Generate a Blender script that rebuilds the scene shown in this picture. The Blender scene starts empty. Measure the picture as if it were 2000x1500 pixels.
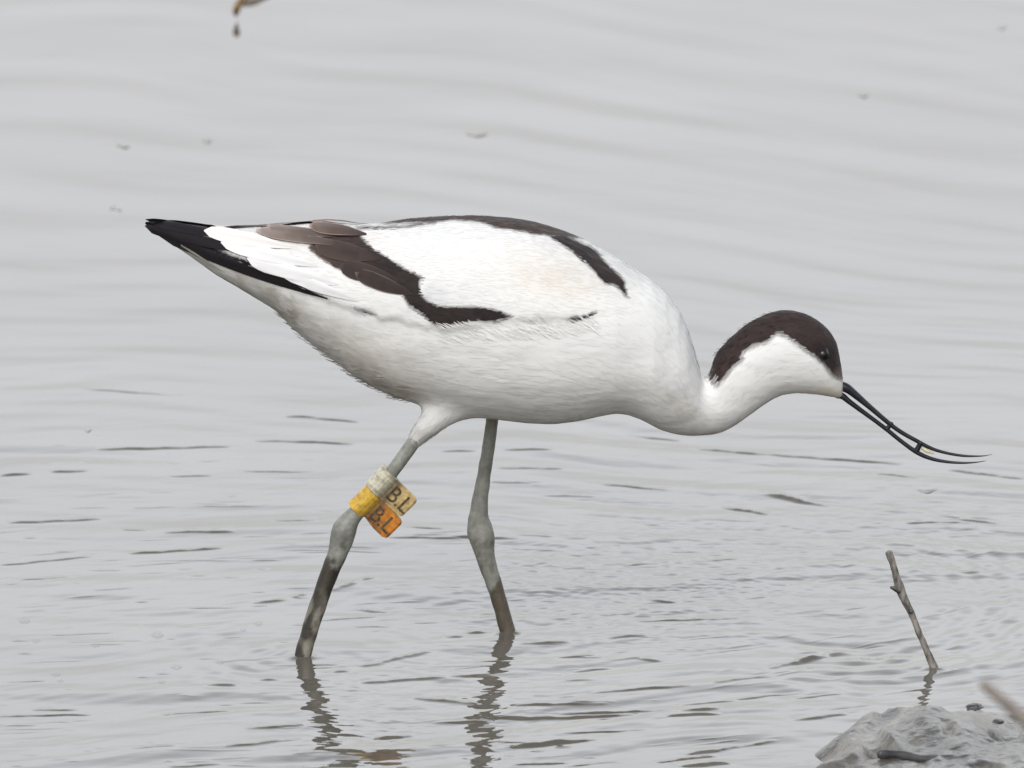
import bpy, bmesh, math, random
import numpy as np
from mathutils import Vector, noise as mnoise
from mathutils.bvhtree import BVHTree

random.seed(11)
rng = np.random.default_rng(11)
scene = bpy.context.scene
COL = scene.collection
R = math.radians

# ------------------------------------------------------------------ camera
TH = R(13.5)                    # how steeply the lens looks down on the water
DIST, LENS, SENS = 9.0, 600.0, 36.0
AIM = Vector((0, 0, 0.140))
FWD = Vector((0, math.cos(TH), -math.sin(TH)))
UP = Vector((0, math.sin(TH), math.cos(TH)))
CAM = AIM - FWD * DIST
cd = bpy.data.cameras.new('camera')
cam = bpy.data.objects.new('camera', cd)
COL.objects.link(cam)
cam.location = CAM
cam.rotation_euler = (math.pi / 2 - TH, 0, 0)
cd.lens, cd.sensor_width = LENS, SENS
cd.clip_start, cd.clip_end = 0.1, 2000
cd.dof.use_dof = True
cd.dof.focus_distance = DIST - 0.01
cd.dof.aperture_fstop = 25
scene.camera = cam

# ------------------------------------------------------------------ sky, sun, exposure
FAR_SKY_GAIN = 1.9
SUN_EL, SUN_AZ = R(47), R(192)       # high, soft, from behind the photographer's left
world = bpy.data.worlds.new('World')
scene.world = world
world.use_nodes = True
wn, wl = world.node_tree.nodes, world.node_tree.links
bg = wn['Background']
sky = wn.new('ShaderNodeTexSky')
sky.sky_type = 'NISHITA'
sky.sun_disc = False
sky.sun_elevation = SUN_EL
sky.sun_rotation = SUN_AZ
sky.air_density, sky.dust_density, sky.ozone_density = 1.0, 2.0, 1.0
hs = wn.new('ShaderNodeHueSaturation')        # overcast: most of the blue is gone
hs.inputs['Saturation'].default_value = 0.24
wl.new(sky.outputs[0], hs.inputs['Color'])
# added sky gain: extra brightness low on the far side, to lift the water
tcw = wn.new('ShaderNodeTexCoord')
sep = wn.new('ShaderNodeSeparateXYZ')
wl.new(tcw.outputs['Generated'], sep.inputs[0])
def wmap(src, a, b, c, d):
    r = wn.new('ShaderNodeMapRange')
    r.interpolation_type = 'SMOOTHSTEP'
    for k, v in zip(('From Min', 'From Max', 'To Min', 'To Max'), (a, b, c, d)):
        r.inputs[k].default_value = v
    wl.new(src, r.inputs['Value'])
    return r.outputs[0]
def wmath(op, a, b):
    r = wn.new('ShaderNodeMath')
    r.operation = op
    for k, v in enumerate((a, b)):
        if isinstance(v, (int, float)): r.inputs[k].default_value = v
        else: wl.new(v, r.inputs[k])
    return r.outputs[0]
band = wmath('MULTIPLY', wmap(sep.outputs['Z'], 0.26, 0.9, 1, 0), wmap(sep.outputs['Y'], -0.1, 0.8, 0, 1))
gain = wmath('MULTIPLY', wmath('ADD', wmath('MULTIPLY', band, FAR_SKY_GAIN), 1.0), wmap(sep.outputs['Z'], 0.14, 0.31, 0.60, 1.28))
scl = wn.new('ShaderNodeVectorMath')
scl.operation = 'SCALE'
warm = wn.new('ShaderNodeMixRGB')
warm.blend_type = 'MULTIPLY'
warm.inputs[2].default_value = (1.0, 0.957, 0.922, 1)
wl.new(wmap(sep.outputs['Z'], 0.15, 0.50, 1, 0), warm.inputs[0])
wl.new(hs.outputs[0], warm.inputs[1])
wl.new(warm.outputs[0], scl.inputs[0])
wl.new(gain, scl.inputs['Scale'])
wl.new(scl.outputs[0], bg.inputs['Color'])
bg.inputs['Strength'].default_value = 0.13
sd = bpy.data.lights.new('sun', 'SUN')
sd.energy, sd.angle, sd.color = 1.0, R(40), (1.0, 0.985, 0.96)
sun = bpy.data.objects.new('sun', sd)
COL.objects.link(sun)
sdir = Vector((math.sin(SUN_AZ) * math.cos(SUN_EL), math.cos(SUN_AZ) * math.cos(SUN_EL), math.sin(SUN_EL)))
sun.rotation_euler = sdir.to_track_quat('Z', 'Y').to_euler()
sun.location = (0, 0, 5)
scene.view_settings.view_transform = 'Standard'
scene.view_settings.look = 'None'
scene.view_settings.gamma = 1
scene.view_settings.exposure = 0.24

# ------------------------------------------------------------------ helpers
KPX = SENS / LENS / 2000.0
PXM = KPX * DIST                        # metres to one photograph pixel at the bird


def ray(px, py):
    return FWD + Vector((1, 0, 0)) * ((px - 1000) * KPX) + UP * ((750 - py) * KPX)


def at(px, py, Y=0.0):
    d = ray(px, py)
    return CAM + d * ((Y - CAM.y) / d.y)


def on_water(px, py, z=0.0):
    d = ray(px, py)
    return CAM + d * ((z - CAM.z) / d.z)


CAMn, FWDn, UPn = np.array(CAM), np.array(FWD), np.array(UP)


def to_px(P):
    d = P - CAMn
    w = d @ FWDn
    return np.stack([1000 + d[:, 0] / w / KPX, 750 - (d @ UPn) / w / KPX], 1)


def lin(c):
    c = np.asarray(c, float) / 255.0
    return np.where(c <= 0.04045, c / 12.92, ((c + 0.055) / 1.055) ** 2.4)


def tag(o, label=None, cat=None, group=None, kind=None):
    if label: o['label'] = label
    if cat: o['category'] = cat
    if group: o['group'] = group
    if kind: o['kind'] = kind
    return o


def empty(name, loc):
    o = bpy.data.objects.new(name, None)
    o.empty_display_size = 0.02
    o.location = loc
    COL.objects.link(o)
    return o


def mesh_obj(name, verts, faces, mat, parent=None, smooth=True, colors=None):
    me = bpy.data.meshes.new(name)
    off = Vector(parent.matrix_world_base) if parent and 'matrix_world_base' in parent else None
    me.from_pydata([tuple(v) for v in verts], [], faces)
    if colors is not None:
        ca = me.color_attributes.new('Col', 'FLOAT_COLOR', 'POINT')
        c4 = np.ones((len(verts), 4), np.float32)
        c4[:, :3] = colors
        ca.data.foreach_set('color', c4.ravel())
    if smooth:
        me.polygons.foreach_set('use_smooth', [True] * len(me.polygons))
    me.materials.append(mat)
    me.update()
    o = bpy.data.objects.new(name, me)
    COL.objects.link(o)
    if parent:
        put(o, parent)
    return o


def world_loc(o):
    v = Vector(o.location)
    while o.parent:
        o = o.parent
        v += o.location
    return v


def put(o, parent):
    """Parent o (built in world coordinates) without moving it; nothing here is rotated."""
    o.location = Vector(o.location) - world_loc(parent)
    o.parent = parent
    return o


def catmull(pts, n):
    """Smooth resampling of rows of numbers."""
    P = np.asarray(pts, float)
    P = np.vstack([2 * P[0] - P[1], P, 2 * P[-1] - P[-2]])
    out = []
    for i in range(1, len(P) - 2):
        for k in range(n):
            t = k / n
            a, b, c, d = P[i - 1], P[i], P[i + 1], P[i + 2]
            out.append(0.5 * (2 * b + (c - a) * t + (2 * a - 5 * b + 4 * c - d) * t * t + (3 * b - a - 3 * c + d) * t ** 3))
    out.append(P[-2])
    return np.array(out)


def tube(rows, n=6, seg=20, rough=0.0, rscale=300.0, seed=0.0, flat=1.0, cap=True):
    """rows of x,y,z,r -> verts, faces of a smooth tapering tube with rounded ends."""
    S = catmull(rows, n)
    P, rad = S[:, :3], S[:, 3]
    T = np.gradient(P, axis=0)
    T /= np.linalg.norm(T, axis=1)[:, None] + 1e-12
    verts, faces = [], []
    ref = np.array((0, 1.0, 0))
    for i in range(len(P)):
        a = ref - T[i] * (ref @ T[i])
        a /= np.linalg.norm(a)
        b = np.cross(T[i], a)
        for k in range(seg):
            f = 2 * math.pi * k / seg
            r = rad[i]
            if rough:
                q = P[i] + (a * math.cos(f) + b * math.sin(f)) * r
                r *= 1 + rough * mnoise.noise(Vector(q * rscale) + Vector((seed, seed, 0)))
            verts.append(P[i] + a * math.cos(f) * r * flat + b * math.sin(f) * r)
    for i in range(len(P) - 1):
        for k in range(seg):
            j = (k + 1) % seg
            faces.append((i * seg + k, i * seg + j, (i + 1) * seg + j, (i + 1) * seg + k))
    if cap:
        for i, s in ((0, -1), (len(P) - 1, 1)):
            verts.append(P[i] + T[i] * s * rad[i] * 0.5)
            c = len(verts) - 1
            for k in range(seg):
                j = (k + 1) % seg
                faces.append((i * seg + j, i * seg + k, c) if s < 0 else (i * seg + k, i * seg + j, c))
    return verts, faces


def merge(parts):
    V, F = [], []
    for v, f in parts:
        n = len(V)
        V += list(v)
        F += [tuple(i + n for i in q) for q in f]
    return V, F


def inside(poly, P):
    """Even-odd point in polygon for an array of points."""
    poly = np.asarray(poly, float)
    x, y = P[:, 0], P[:, 1]
    r = np.zeros(len(P), bool)
    j = len(poly) - 1
    for i in range(len(poly)):
        xi, yi = poly[i]
        xj, yj = poly[j]
        if yi != yj:
            r ^= ((yi > y) != (yj > y)) & (x < (xj - xi) * (y - yi) / (yj - yi) + xi)
        j = i
    return r


# ------------------------------------------------------------------ materials
def new_mat(name):
    m = bpy.data.materials.new(name)
    m.use_nodes = True
    return m, m.node_tree.nodes, m.node_tree.links, m.node_tree.nodes['Principled BSDF']


def noise_node(n, l, scale, detail=4, stretch=None, rough=0.55):
    tc = n.new('ShaderNodeTexCoord')
    t = n.new('ShaderNodeTexNoise')
    t.inputs['Scale'].default_value = scale
    t.inputs['Detail'].default_value = detail
    t.inputs['Roughness'].default_value = rough
    if stretch:
        mp = n.new('ShaderNodeMapping')
        mp.inputs['Rotation'].default_value = (0, stretch[3] if len(stretch) > 3 else 0, 0)
        mp.inputs['Scale'].default_value = stretch[:3]
        l.new(tc.outputs['Object'], mp.inputs['Vector'])
        l.new(mp.outputs[0], t.inputs['Vector'])
    else:
        l.new(tc.outputs['Object'], t.inputs['Vector'])
    return t


def ramp(n, l, src, stops):
    r = n.new('ShaderNodeValToRGB')
    e = r.color_ramp.elements
    while len(e) > len(stops): e.remove(e[-1])
    while len(e) < len(stops): e.new(0.5)
    for el, (p, c) in zip(e, stops):
        el.position = p
        el.color = (*c, 1)
    l.new(src, r.inputs[0])
    return r


def bump(n, l, b, src, strength, dist):
    k = n.new('ShaderNodeBump')
    k.inputs['Strength'].default_value = strength
    k.inputs['Distance'].default_value = dist
    l.new(src, k.inputs['Height'])
    l.new(k.outputs[0], b.inputs['Normal'])


def mat_plumage():
    m, n, l, b = new_mat('plumage')
    at_ = n.new('ShaderNodeVertexColor')
    at_.layer_name = 'Col'
    t = noise_node(n, l, 420, 4, (0.30, 1, 1, 0.16))
    rp = ramp(n, l, t.outputs['Fac'], [(0.3, (0.975, 0.975, 0.97)), (0.7, (1, 1, 1))])
    mx = n.new('ShaderNodeMixRGB')
    mx.blend_type = 'MULTIPLY'
    mx.inputs[0].default_value = 1
    l.new(at_.outputs[0], mx.inputs[1])
    l.new(rp.outputs[0], mx.inputs[2])
    l.new(mx.outputs[0], b.inputs['Base Color'])
    b.inputs['Roughness'].default_value = 0.75
    b.inputs['Specular IOR Level'].default_value = 0.25
    b.inputs['Sheen Weight'].default_value = 0.08
    t3 = noise_node(n, l, 75, 2, (0.45, 1, 1, 0.25))      # soft feather tracts
    k1 = n.new('ShaderNodeBump')
    k1.inputs['Strength'].default_value = 0.35
    k1.inputs['Distance'].default_value = 0.0035
    l.new(t3.outputs['Fac'], k1.inputs['Height'])
    k2 = n.new('ShaderNodeBump')
    k2.inputs['Strength'].default_value = 0.03
    k2.inputs['Distance'].default_value = 0.0005
    l.new(t.outputs['Fac'], k2.inputs['Height'])
    l.new(k1.outputs[0], k2.inputs['Normal'])
    l.new(k2.outputs[0], b.inputs['Normal'])
    return m


def mat_simple(name, c0, c1, scale, rough=0.6, bmp=0.3, bdist=0.0005, stretch=None, lo=0.35, hi=0.65, spec=0.5, detail=5):
    m, n, l, b = new_mat(name)
    t = noise_node(n, l, scale, detail, stretch)
    rp = ramp(n, l, t.outputs['Fac'], [(lo, tuple(lin(c0))), (hi, tuple(lin(c1)))])
    l.new(rp.outputs[0], b.inputs['Base Color'])
    b.inputs['Roughness'].default_value = rough
    b.inputs['Specular IOR Level'].default_value = spec
    if bmp:
        bump(n, l, b, t.outputs['Fac'], bmp, bdist)
    return m


def mat_vcol(name, scale, rough, bdist, lo=0.75, spec=0.5):
    m, n, l, b = new_mat(name)
    at_ = n.new('ShaderNodeVertexColor')
    at_.layer_name = 'Col'
    t = noise_node(n, l, scale, 5)
    rp = ramp(n, l, t.outputs['Fac'], [(0.3, (lo, lo, lo)), (0.7, (1.08, 1.08, 1.08))])
    mx = n.new('ShaderNodeMixRGB')
    mx.blend_type = 'MULTIPLY'
    mx.inputs[0].default_value = 1
    l.new(at_.outputs[0], mx.inputs[1])
    l.new(rp.outputs[0], mx.inputs[2])
    l.new(mx.outputs[0], b.inputs['Base Color'])
    b.inputs['Roughness'].default_value = rough
    b.inputs['Specular IOR Level'].default_value = spec
    bump(n, l, b, t.outputs['Fac'], 0.4, bdist)
    return m


def mat_water():
    m, n, l, b = new_mat('silty_water')
    t = noise_node(n, l, 6, 3)
    rp = ramp(n, l, t.outputs['Fac'], [(0.35, (0.094, 0.085, 0.069)), (0.65, (0.118, 0.109, 0.092))])
    l.new(rp.outputs[0], b.inputs['Base Color'])
    b.inputs['Roughness'].default_value = 0.03
    b.inputs['IOR'].default_value = 1.36
    t2 = noise_node(n, l, 90, 3, (0.35, 1, 1))
    bump(n, l, b, t2.outputs['Fac'], 0.10, 0.001)
    return m


def mat_mud():
    m, n, l, b = new_mat('wet_mud')
    t = noise_node(n, l, 30, 9, (1, 0.5, 1), 0.62)
    rp = ramp(n, l, t.outputs['Fac'], [(0.42, (0.030, 0.026, 0.019)), (0.60, (0.130, 0.120, 0.100))])
    l.new(rp.outputs[0], b.inputs['Base Color'])
    t2 = noise_node(n, l, 20, 3)
    rr = ramp(n, l, t2.outputs['Fac'], [(0.4, (0.12,) * 3), (0.65, (0.30,) * 3)])
    l.new(rr.outputs[0], b.inputs['Roughness'])
    t3 = noise_node(n, l, 170, 5)
    bump(n, l, b, t3.outputs['Fac'], 0.6, 0.0022)
    return m


M_PLUM = mat_plumage()
M_WATER = mat_water()
M_MUD = mat_mud()
M_BILL = mat_simple('horn_black', (16, 15, 22), (34, 33, 42), 300, 0.28, 0.1, 0.0002)
M_EYE = mat_simple('eye_gloss', (8, 6, 6), (12, 9, 8), 200, 0.06, 0)
M_LID = mat_simple('eyelid_skin', (150, 146, 140), (190, 186, 178), 500, 0.6, 0)
M_LEG = mat_vcol('leg_skin', 420, 0.5, 0.0006)
M_STICK = mat_simple('weathered_wood', (70, 65, 60), (152, 147, 139), 260, 0.75, 0.7, 0.0012, (1, 1, 0.4), 0.36, 0.62)
M_STICKD = mat_simple('wet_dark_wood', (40, 38, 38), (82, 80, 82), 120, 0.4, 0.5, 0.0008)
M_STICKT = mat_simple('tan_dead_stem', (112, 106, 102), (160, 150, 138), 60, 0.7, 0.3, 0.0008)
M_WEED = mat_simple('brown_weed', (92, 66, 24), (150, 116, 54), 90, 0.7, 0.4, 0.0008)
M_FLOAT = mat_simple('floating_plant_bit', (150, 143, 128), (192, 186, 172), 200, 0.6, 0.2, 0.0004)
M_INK = mat_simple('worn_ink', (56, 48, 36), (118, 98, 66), 700, 0.6, 0, lo=0.4, hi=0.75)

exec_parts = []

# ------------------------------------------------------------------ water
def build_water():
    def axis(lo, hi, step, far, grow=1.22):
        core = np.arange(lo, hi + step / 2, step)
        out, s, x = [], step, hi
        while x < far:
            s *= grow
            x += s
            out.append(x)
        a, s, x = [], step, lo
        while x > -far:
            s *= grow
            x -= s
            a.append(x)
        return np.concatenate([a[::-1], core, out])
    xs = axis(-0.40, 0.40, 0.0016, 400)
    core1 = np.arange(-0.42, 0.62, 0.00085)
    core2 = []
    y, s = core1[-1], 0.00085
    while y < 2.3:
        s = min(s * 1.01, 0.004)
        y += s
        core2.append(y)
    ys = np.concatenate([axis(-0.42, 0, 0.00085, 400)[:int((axis(-0.42, 0, 0.00085, 400) < -0.4201).sum())], core1, core2])
    out, s, y = [], 0.004, ys[-1]
    while y < 900:
        s *= 1.22
        y += s
        out.append(y)
    ys = np.concatenate([ys, out])
    X, Y = np.meshgrid(xs, ys)
    win = np.clip((0.44 - np.abs(X)) / 0.05, 0, 1) * np.clip((2.5 - Y) / 0.2, 0, 1) * np.clip((Y + 0.46) / 0.05, 0, 1)
    H = np.zeros_like(X)

    def lowfreq(sx, sy, n=10, seed=0):
        g = np.random.default_rng(seed)
        f = np.zeros_like(X)
        for _ in range(n):
            f += np.sin(X * g.normal(0, 6.28 / sx) + Y * g.normal(0, 6.28 / sy) + g.uniform(0, 6.28))
        return f / math.sqrt(n / 2)

    # gentle swell of long low ripples; the crests run across the picture
    g = np.random.default_rng(5)
    warp = 0.012 * lowfreq(0.35, 0.8, 8, 77) + X * np.clip(-0.22 + 0.45 * (Y + 0.1), -0.25, 0.30) + 0.55 * np.clip(X, 0, 1) * np.clip(Y - 0.1, 0, 0.9)
    for i in range(46):
        lam = 0.028 * (1 + 3.6 * g.uniform() ** 1.5)
        ang = g.normal(0.0, 0.15)
        k = 6.283 / lam
        slope = 0.0068 * g.uniform(0.5, 1.4)
        ph = k * ((Y + warp) * math.cos(ang) + X * math.sin(ang)) + g.uniform(0, 6.28)
        amp = np.clip(0.55 + 0.5 * lowfreq(0.30, 0.5, 5, 100 + i), 0, 2)
        H += slope / k * np.sin(ph) * amp * (1 if lam > 0.06 else 1.25 * np.clip((1.1 - Y) / 0.8, 0.2, 1))
    H *= np.clip(0.95 - 0.38 * Y, 0.42, 1)
    near = np.clip((0.75 - Y) / 0.7, 0, 1)
    for i in range(30):                                  # finer ripples close by
        lam = 0.009 + 0.014 * g.uniform()
        ang = g.normal(-0.08, 0.22)
        k = 6.283 / lam
        slope = 0.0056 * g.uniform(0.4, 1.5)
        ph = k * ((Y + warp) * math.cos(ang) + X * math.sin(ang)) + g.uniform(0, 6.28)
        amp = np.clip(0.15 + 0.6 * lowfreq(0.14, 0.18, 5, 300 + i), 0, 2)
        H += slope / k * np.sin(ph) * amp * near

    # choppy patch the feet and bill have stirred up
    def patch(px, py, rx, ry):
        c = on_water(px, py)
        return np.exp(-(((X - c.x) / rx) ** 2 + ((Y - c.y) / ry) ** 2))
    chop = patch(1330, 1130, 0.085, 0.15) + 0.8 * patch(1050, 1150, 0.06, 0.10) + 0.6 * patch(1800, 1060, 0.05, 0.12) + 0.9 * patch(690, 1400, 0.035, 0.12) + 0.7 * patch(975, 1390, 0.03, 0.12)
    chop = np.clip(chop, 0, 1)
    for i in range(60):
        lam = 0.0042 + 0.011 * g.uniform() ** 1.3
        ang = g.uniform(-1.3, 1.3)
        k = 6.283 / lam
        ph = k * (Y * math.cos(ang) + X * math.sin(ang) + 0.35 * warp) + g.uniform(0, 6.28)
        H += 0.0105 / k * np.sin(ph) * chop * np.clip(0.5 + 0.6 * lowfreq(0.04, 0.07, 4, 500 + i), 0, 2)

    # rings spreading from the legs and the stick
    for (px, py, lam, sl, reach) in ((592, 1282, 0.017, 0.085, 0.05), (992, 1236, 0.015, 0.085, 0.06), (1826, 1306, 0.016, 0.045, 0.05), (1905, 1030, 0.02, 0.05, 0.06), (2080, 1230, 0.021, 0.075, 0.16), (1500, 1640, 0.013, 0.05, 0.10)):
        c = on_water(px, py)
        d = np.sqrt((X - c.x) ** 2 + (Y - c.y) ** 2)
        H += sl * lam / 6.283 * np.cos(d * 6.283 / lam + 1.1 * np.sin(3 * np.arctan2(Y - c.y, X - c.x))) * np.exp(-d / reach) * np.clip(0.6 + 0.7 * lowfreq(0.05, 0.08, 4, int(px)), 0, 1.6)

    # broad arcs sweeping round the stick, from where the bill has been dipped
    c = on_water(1650, 1160)
    d = np.sqrt((X - c.x) ** 2 + ((Y - c.y) * 0.62) ** 2) 
    arc = np.exp(-((d - 0.085) / 0.042) ** 2) * np.clip((X - c.x + 0.05) / 0.05, 0, 1) * np.clip((c.y + 0.14 - Y) / 0.10, 0, 1)
    H += 0.15 * 0.0125 / 6.283 * np.sin(d * 6.283 / 0.0125) * arc * np.clip(0.9 + 0.25 * lowfreq(0.09, 0.15, 4, 900), 0.2, 1.4)
    # the water climbs a little where something stands in it
    for (px, py, rr) in ((592, 1284, 16), (992, 1236, 15.5), (1826, 1308, 8.5)):
        c = on_water(px, py)
        d = np.sqrt((X - c.x) ** 2 + (Y - c.y) ** 2)
        H += 0.0011 * np.exp(-np.clip(d - rr * PXM, 0, None) / 0.0022)

    # steep little wave fronts: these show the dark water body instead of the sky
    ST = [(120,758,368,772,3,.5),(188,877,452,872,4,1),(496,861,692,868,4,1),(0,928,60,924,4,.9),(100,921,172,919,4,1),(560,812,620,814,3,.8),
          (610,816,700,823,3,.9),(324,930,416,928,3,.7),(460,920,620,921,3,.7),(12,1020,200,1013,4,.9),(236,1035,290,1037,3,.7),(320,1041,458,1041,4,1),
          (252,1080,436,1071,5,1.1),(0,1102,180,1087,3,.9),(532,1016,624,1018,4,.8),(32,1132,156,1124,3,.7),(652,1156,732,1126,4,.9),
          (497,1180,556,1171,4,.8),(570,1168,592,1159,5,.9),(402,1339,462,1338,5,.9),(511,1329,542,1328,5,.9),(21,1400,178,1395,3,1),(60,1388,150,1386,3,.8),
          (315,1395,455,1388,3,1),(255,1465,343,1458,4,.7),(437,1458,591,1443,4,.8),(480,1425,591,1416,4,.8),(329,1496,434,1490,4,.9),
          (703,1301,843,1273,5,1),(703,1333,871,1324,5,1),(808,1363,937,1377,6,1),(990,1380,1200,1371,4,.9),(950,1401,1250,1397,7,1.1),
          (990,1462,1151,1445,6,1.1),(731,1441,804,1434,7,1),(650,1312,682,1311,7,1),(1189,1247,1270,1242,6,1.1),(1238,1213,1448,1207,4,.9),
          (1259,1171,1325,1177,4,1),(1507,1308,1647,1273,8,1.2),(1392,1334,1507,1322,5,1),(1154,1355,1350,1341,4,1),(1000,1378,1189,1374,5,1),
          (1091,1394,1318,1384,6,1.1),(1329,1390,1406,1384,6,1),(1300,1399,1406,1393,4,1),(1553,1409,1654,1395,5,.9),(1339,1471,1518,1446,6,1),
          (1280,1488,1399,1475,5,1),(1329,1497,1423,1488,7,1),(1000,1460,1150,1446,5,1.1),(1352,875,1489,890,6,1.1),(1489,886,1765,907,4,1),
          (1856,915,2000,935,4,1),(1706,922,1811,934,4,.9),(1496,964,1622,988,7,1.1),(1500,962,1540,972,6,1),(1408,990,1506,1005,5,1),(1769,1022,1830,1019,3,1),
          (1825,1019,1891,1024,4,1),(1874,1013,1954,1023,3,1),(1860,1120,1916,1119,6,.6),(1220,849,1330,859,3,.8),(862,1047,1010,1052,4,1),(760,1050,900,1053,4,.9),
          (860,880,930,879,3,.7),(985,878,1080,878,3,.8),(970,915,1100,916,4,.9),(960,940,1040,944,3,.7),(1170,946,1300,957,3,.9),(1060,965,1160,970,3,.7),
          (880,1322,960,1318,4,.8),(1085,1285,1160,1279,4,.9),(1240,1286,1290,1290,4,.9),(1130,1283,1180,1287,4,.8),(1020,1260,1110,1255,4,.8),(780,1030,870,1035,3,.8),
          (1545,1365,1640,1352,3,.8),(1600,1390,1700,1378,2.5,.6),(1420,1368,1560,1351,3,.9),(1310,1378,1440,1365,3,.8),(1120,1310,1190,1302,3,.7),(850,1413,960,1408,4,.9),
          (1000,1495,1110,1489,3,.9),(1100,1433,1270,1424,3,.8),(690,1187,735,1195,4,.7),(715,1191,755,1196,5,.8),(915,1238,945,1234,7,.8),(870,1247,905,1242,7,.8)]
    g = random.Random(3)
    for _ in range(620):                                  # and the many nobody would trace
        py = 1500 - 720 * g.random() ** 1.15
        px = g.uniform(-60, 2060)
        ln = g.choice((18, 26, 40, 60, 90, 150)) * g.uniform(0.7, 1.4)
        tilt = (-(0.04 + 0.17 * max(0, (px - 900) / 900)) if py > 1080 else (0.11 if px > 900 else 0.03) * (px - 900) / 1000) + g.gauss(0, 0.03)
        ST.append((px, py, px + ln, py + tilt * ln, g.uniform(1.5, 2.6) if py > 900 else 1.6, g.uniform(.15, .6) * min(1, (py - 700) / 350)))
    for (x0, y0, x1, y1, t, s) in ST:
        a, b = on_water(x0, y0), on_water(x1, y1)
        L = (b - a).length
        u = (b - a) / L
        sig = (t if t < 4 else 4 + (t - 4) * .5) * 0.00046
        amp = 0.42 * s * sig / 0.86
        i0, i1 = np.searchsorted(xs, (min(a.x, b.x) - 0.02, max(a.x, b.x) + 0.02))
        j0, j1 = np.searchsorted(ys, (min(a.y, b.y) - 0.03, max(a.y, b.y) + 0.03))
        if i1 - i0 < 2 or j1 - j0 < 2:
            continue
        xx, yy = X[j0:j1, i0:i1] - a.x, Y[j0:j1, i0:i1] - a.y
        al = xx * u.x + yy * u.y
        pe = -xx * u.y + yy * u.x
        q = al / L
        w0 = g.uniform(0, 6.28)
        pe = pe + min(sig, 0.0016) * 0.9 * np.sin(al * g.uniform(30, 70) + w0) + min(sig, 0.0016) * 0.3 * np.sin(al * 300 + 2 * w0)
        env = np.clip(1 - (2 * q - 1) ** 2, 0, 1) ** 0.6 * np.clip(0.76 + 0.24 * np.sin(al * 110 + w0) + 0.10 * np.sin(al * 380 + 3 * w0 + pe * 300) + 0.06 * np.sin(al * 900 + 5 * w0), 0.1, 1.2)
        H[j0:j1, i0:i1] += amp * env * np.exp(-(pe / sig) ** 2)
    H *= win
    ny, nx = X.shape
    V = np.stack([X, Y, H], -1).reshape(-1, 3).astype(np.float32)
    idx = np.arange(nx * ny).reshape(ny, nx)
    F = np.stack([idx[:-1, :-1], idx[:-1, 1:], idx[1:, 1:], idx[1:, :-1]], -1).reshape(-1, 4)
    me = bpy.data.meshes.new('water')
    me.vertices.add(len(V))
    me.vertices.foreach_set('co', V.ravel())
    me.loops.add(F.size)
    me.loops.foreach_set('vertex_index', F.ravel().astype(np.int32))
    me.polygons.add(len(F))
    me.polygons.foreach_set('loop_start', np.arange(0, F.size, 4, dtype=np.int32))
    me.polygons.foreach_set('use_smooth', np.ones(len(F), bool))
    me.update(calc_edges=True)
    me.materials.append(M_WATER)
    o = bpy.data.objects.new('water', me)
    COL.objects.link(o)
    tag(o, kind='structure')
    return o


build_water()

# ------------------------------------------------------------------ mud bank
def fbm(x, y, s, o=3, seed=0.0):
    f, a, t = 0.0, 1.0, 0.0
    for k in range(o):
        f += a * mnoise.noise(Vector((x * s, y * s, seed + 3.7 * k)))
        t += a
        a *= 0.5
        s *= 2.1
    return f / t


_l = [on_water(*q) for q in ((1760, 1388), (1690, 1402), (1625, 1440), (1578, 1476), (1585, 1500), (1500, 1580), (1300, 1700))]
MB_Y, MB_X = [-p.y for p in _l], [p.x for p in _l]
_l = [on_water(*q) for q in ((1650, 1388), (1760, 1386), (1830, 1400), (1870, 1388), (1910, 1384), (1960, 1396), (2100, 1392))]
FB_X, FB_Y = [p.x for p in _l], [p.y for p in _l]


def mud_height(x, y):
    wob = 0.016 * fbm(x, y, 22, 3, 5)
    xb = float(np.interp(-y, MB_Y, MB_X)) + wob                   # left shore line
    yb = float(np.interp(x, FB_X, FB_Y)) + 1.6 * wob              # far shore line
    e = min((x - xb) / 0.042, (yb - y) / 0.085)
    h = 0.016 * max(-0.6, e) if e < 0 else 0.0225 * (1 - math.exp(-1.9 * e))
    # rising shore in front of the picture
    h = max(h, 0.10 * min(1.5, (-0.52 - y + 0.05 * fbm(x, y, 4, 2, 9)) / 0.6)) if y < -0.40 else h
    lum = fbm(x, y * 0.5, 30, 2, 1)
    dent = max(0.0, fbm(x, y * 0.45, 40, 1, 23) - 0.15)
    k = min(1, max(0, (h + 0.004) / 0.012))
    return h + k * (0.0095 * lum - 0.024 * dent + 0.0018 * fbm(x, y * .6, 130, 2, 3)) - 0.002


def build_mud():
    def ax(lo, hi, st, f0, f1):
        c = list(np.arange(lo, hi, st))
        s, x = st, c[-1]
        while x < f1:
            s *= 1.25
            x += s
            c.append(x)
        s, x = st, lo
        pre = []
        while x > f0:
            s *= 1.25
            x -= s
            pre.append(x)
        return pre[::-1] + c
    xs = ax(0.12, 0.36, 0.0013, -6, 6)
    ys = ax(-0.44, -0.05, 0.0018, -10, 0.05)
    V, F = [], []
    for y in ys:
        for x in xs:
            V.append((x, y, mud_height(x, y)))
    n = len(xs)
    for j in range(len(ys) - 1):
        for i in range(n - 1):
            q = (j * n + i, j * n + i + 1, (j + 1) * n + i + 1, (j + 1) * n + i)
            if max(V[k][2] for k in q) > -0.006:
                F.append(q)
    o = mesh_obj('mud_bank', V, F, M_MUD)
    tag(o, kind='structure')


build_mud()

# ------------------------------------------------------------------ the avocet
bird = empty('avocet', (0, 0, 0))
tag(bird, 'black and white avocet wading with its thin upcurved bill held low over the water', 'bird')

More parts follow.
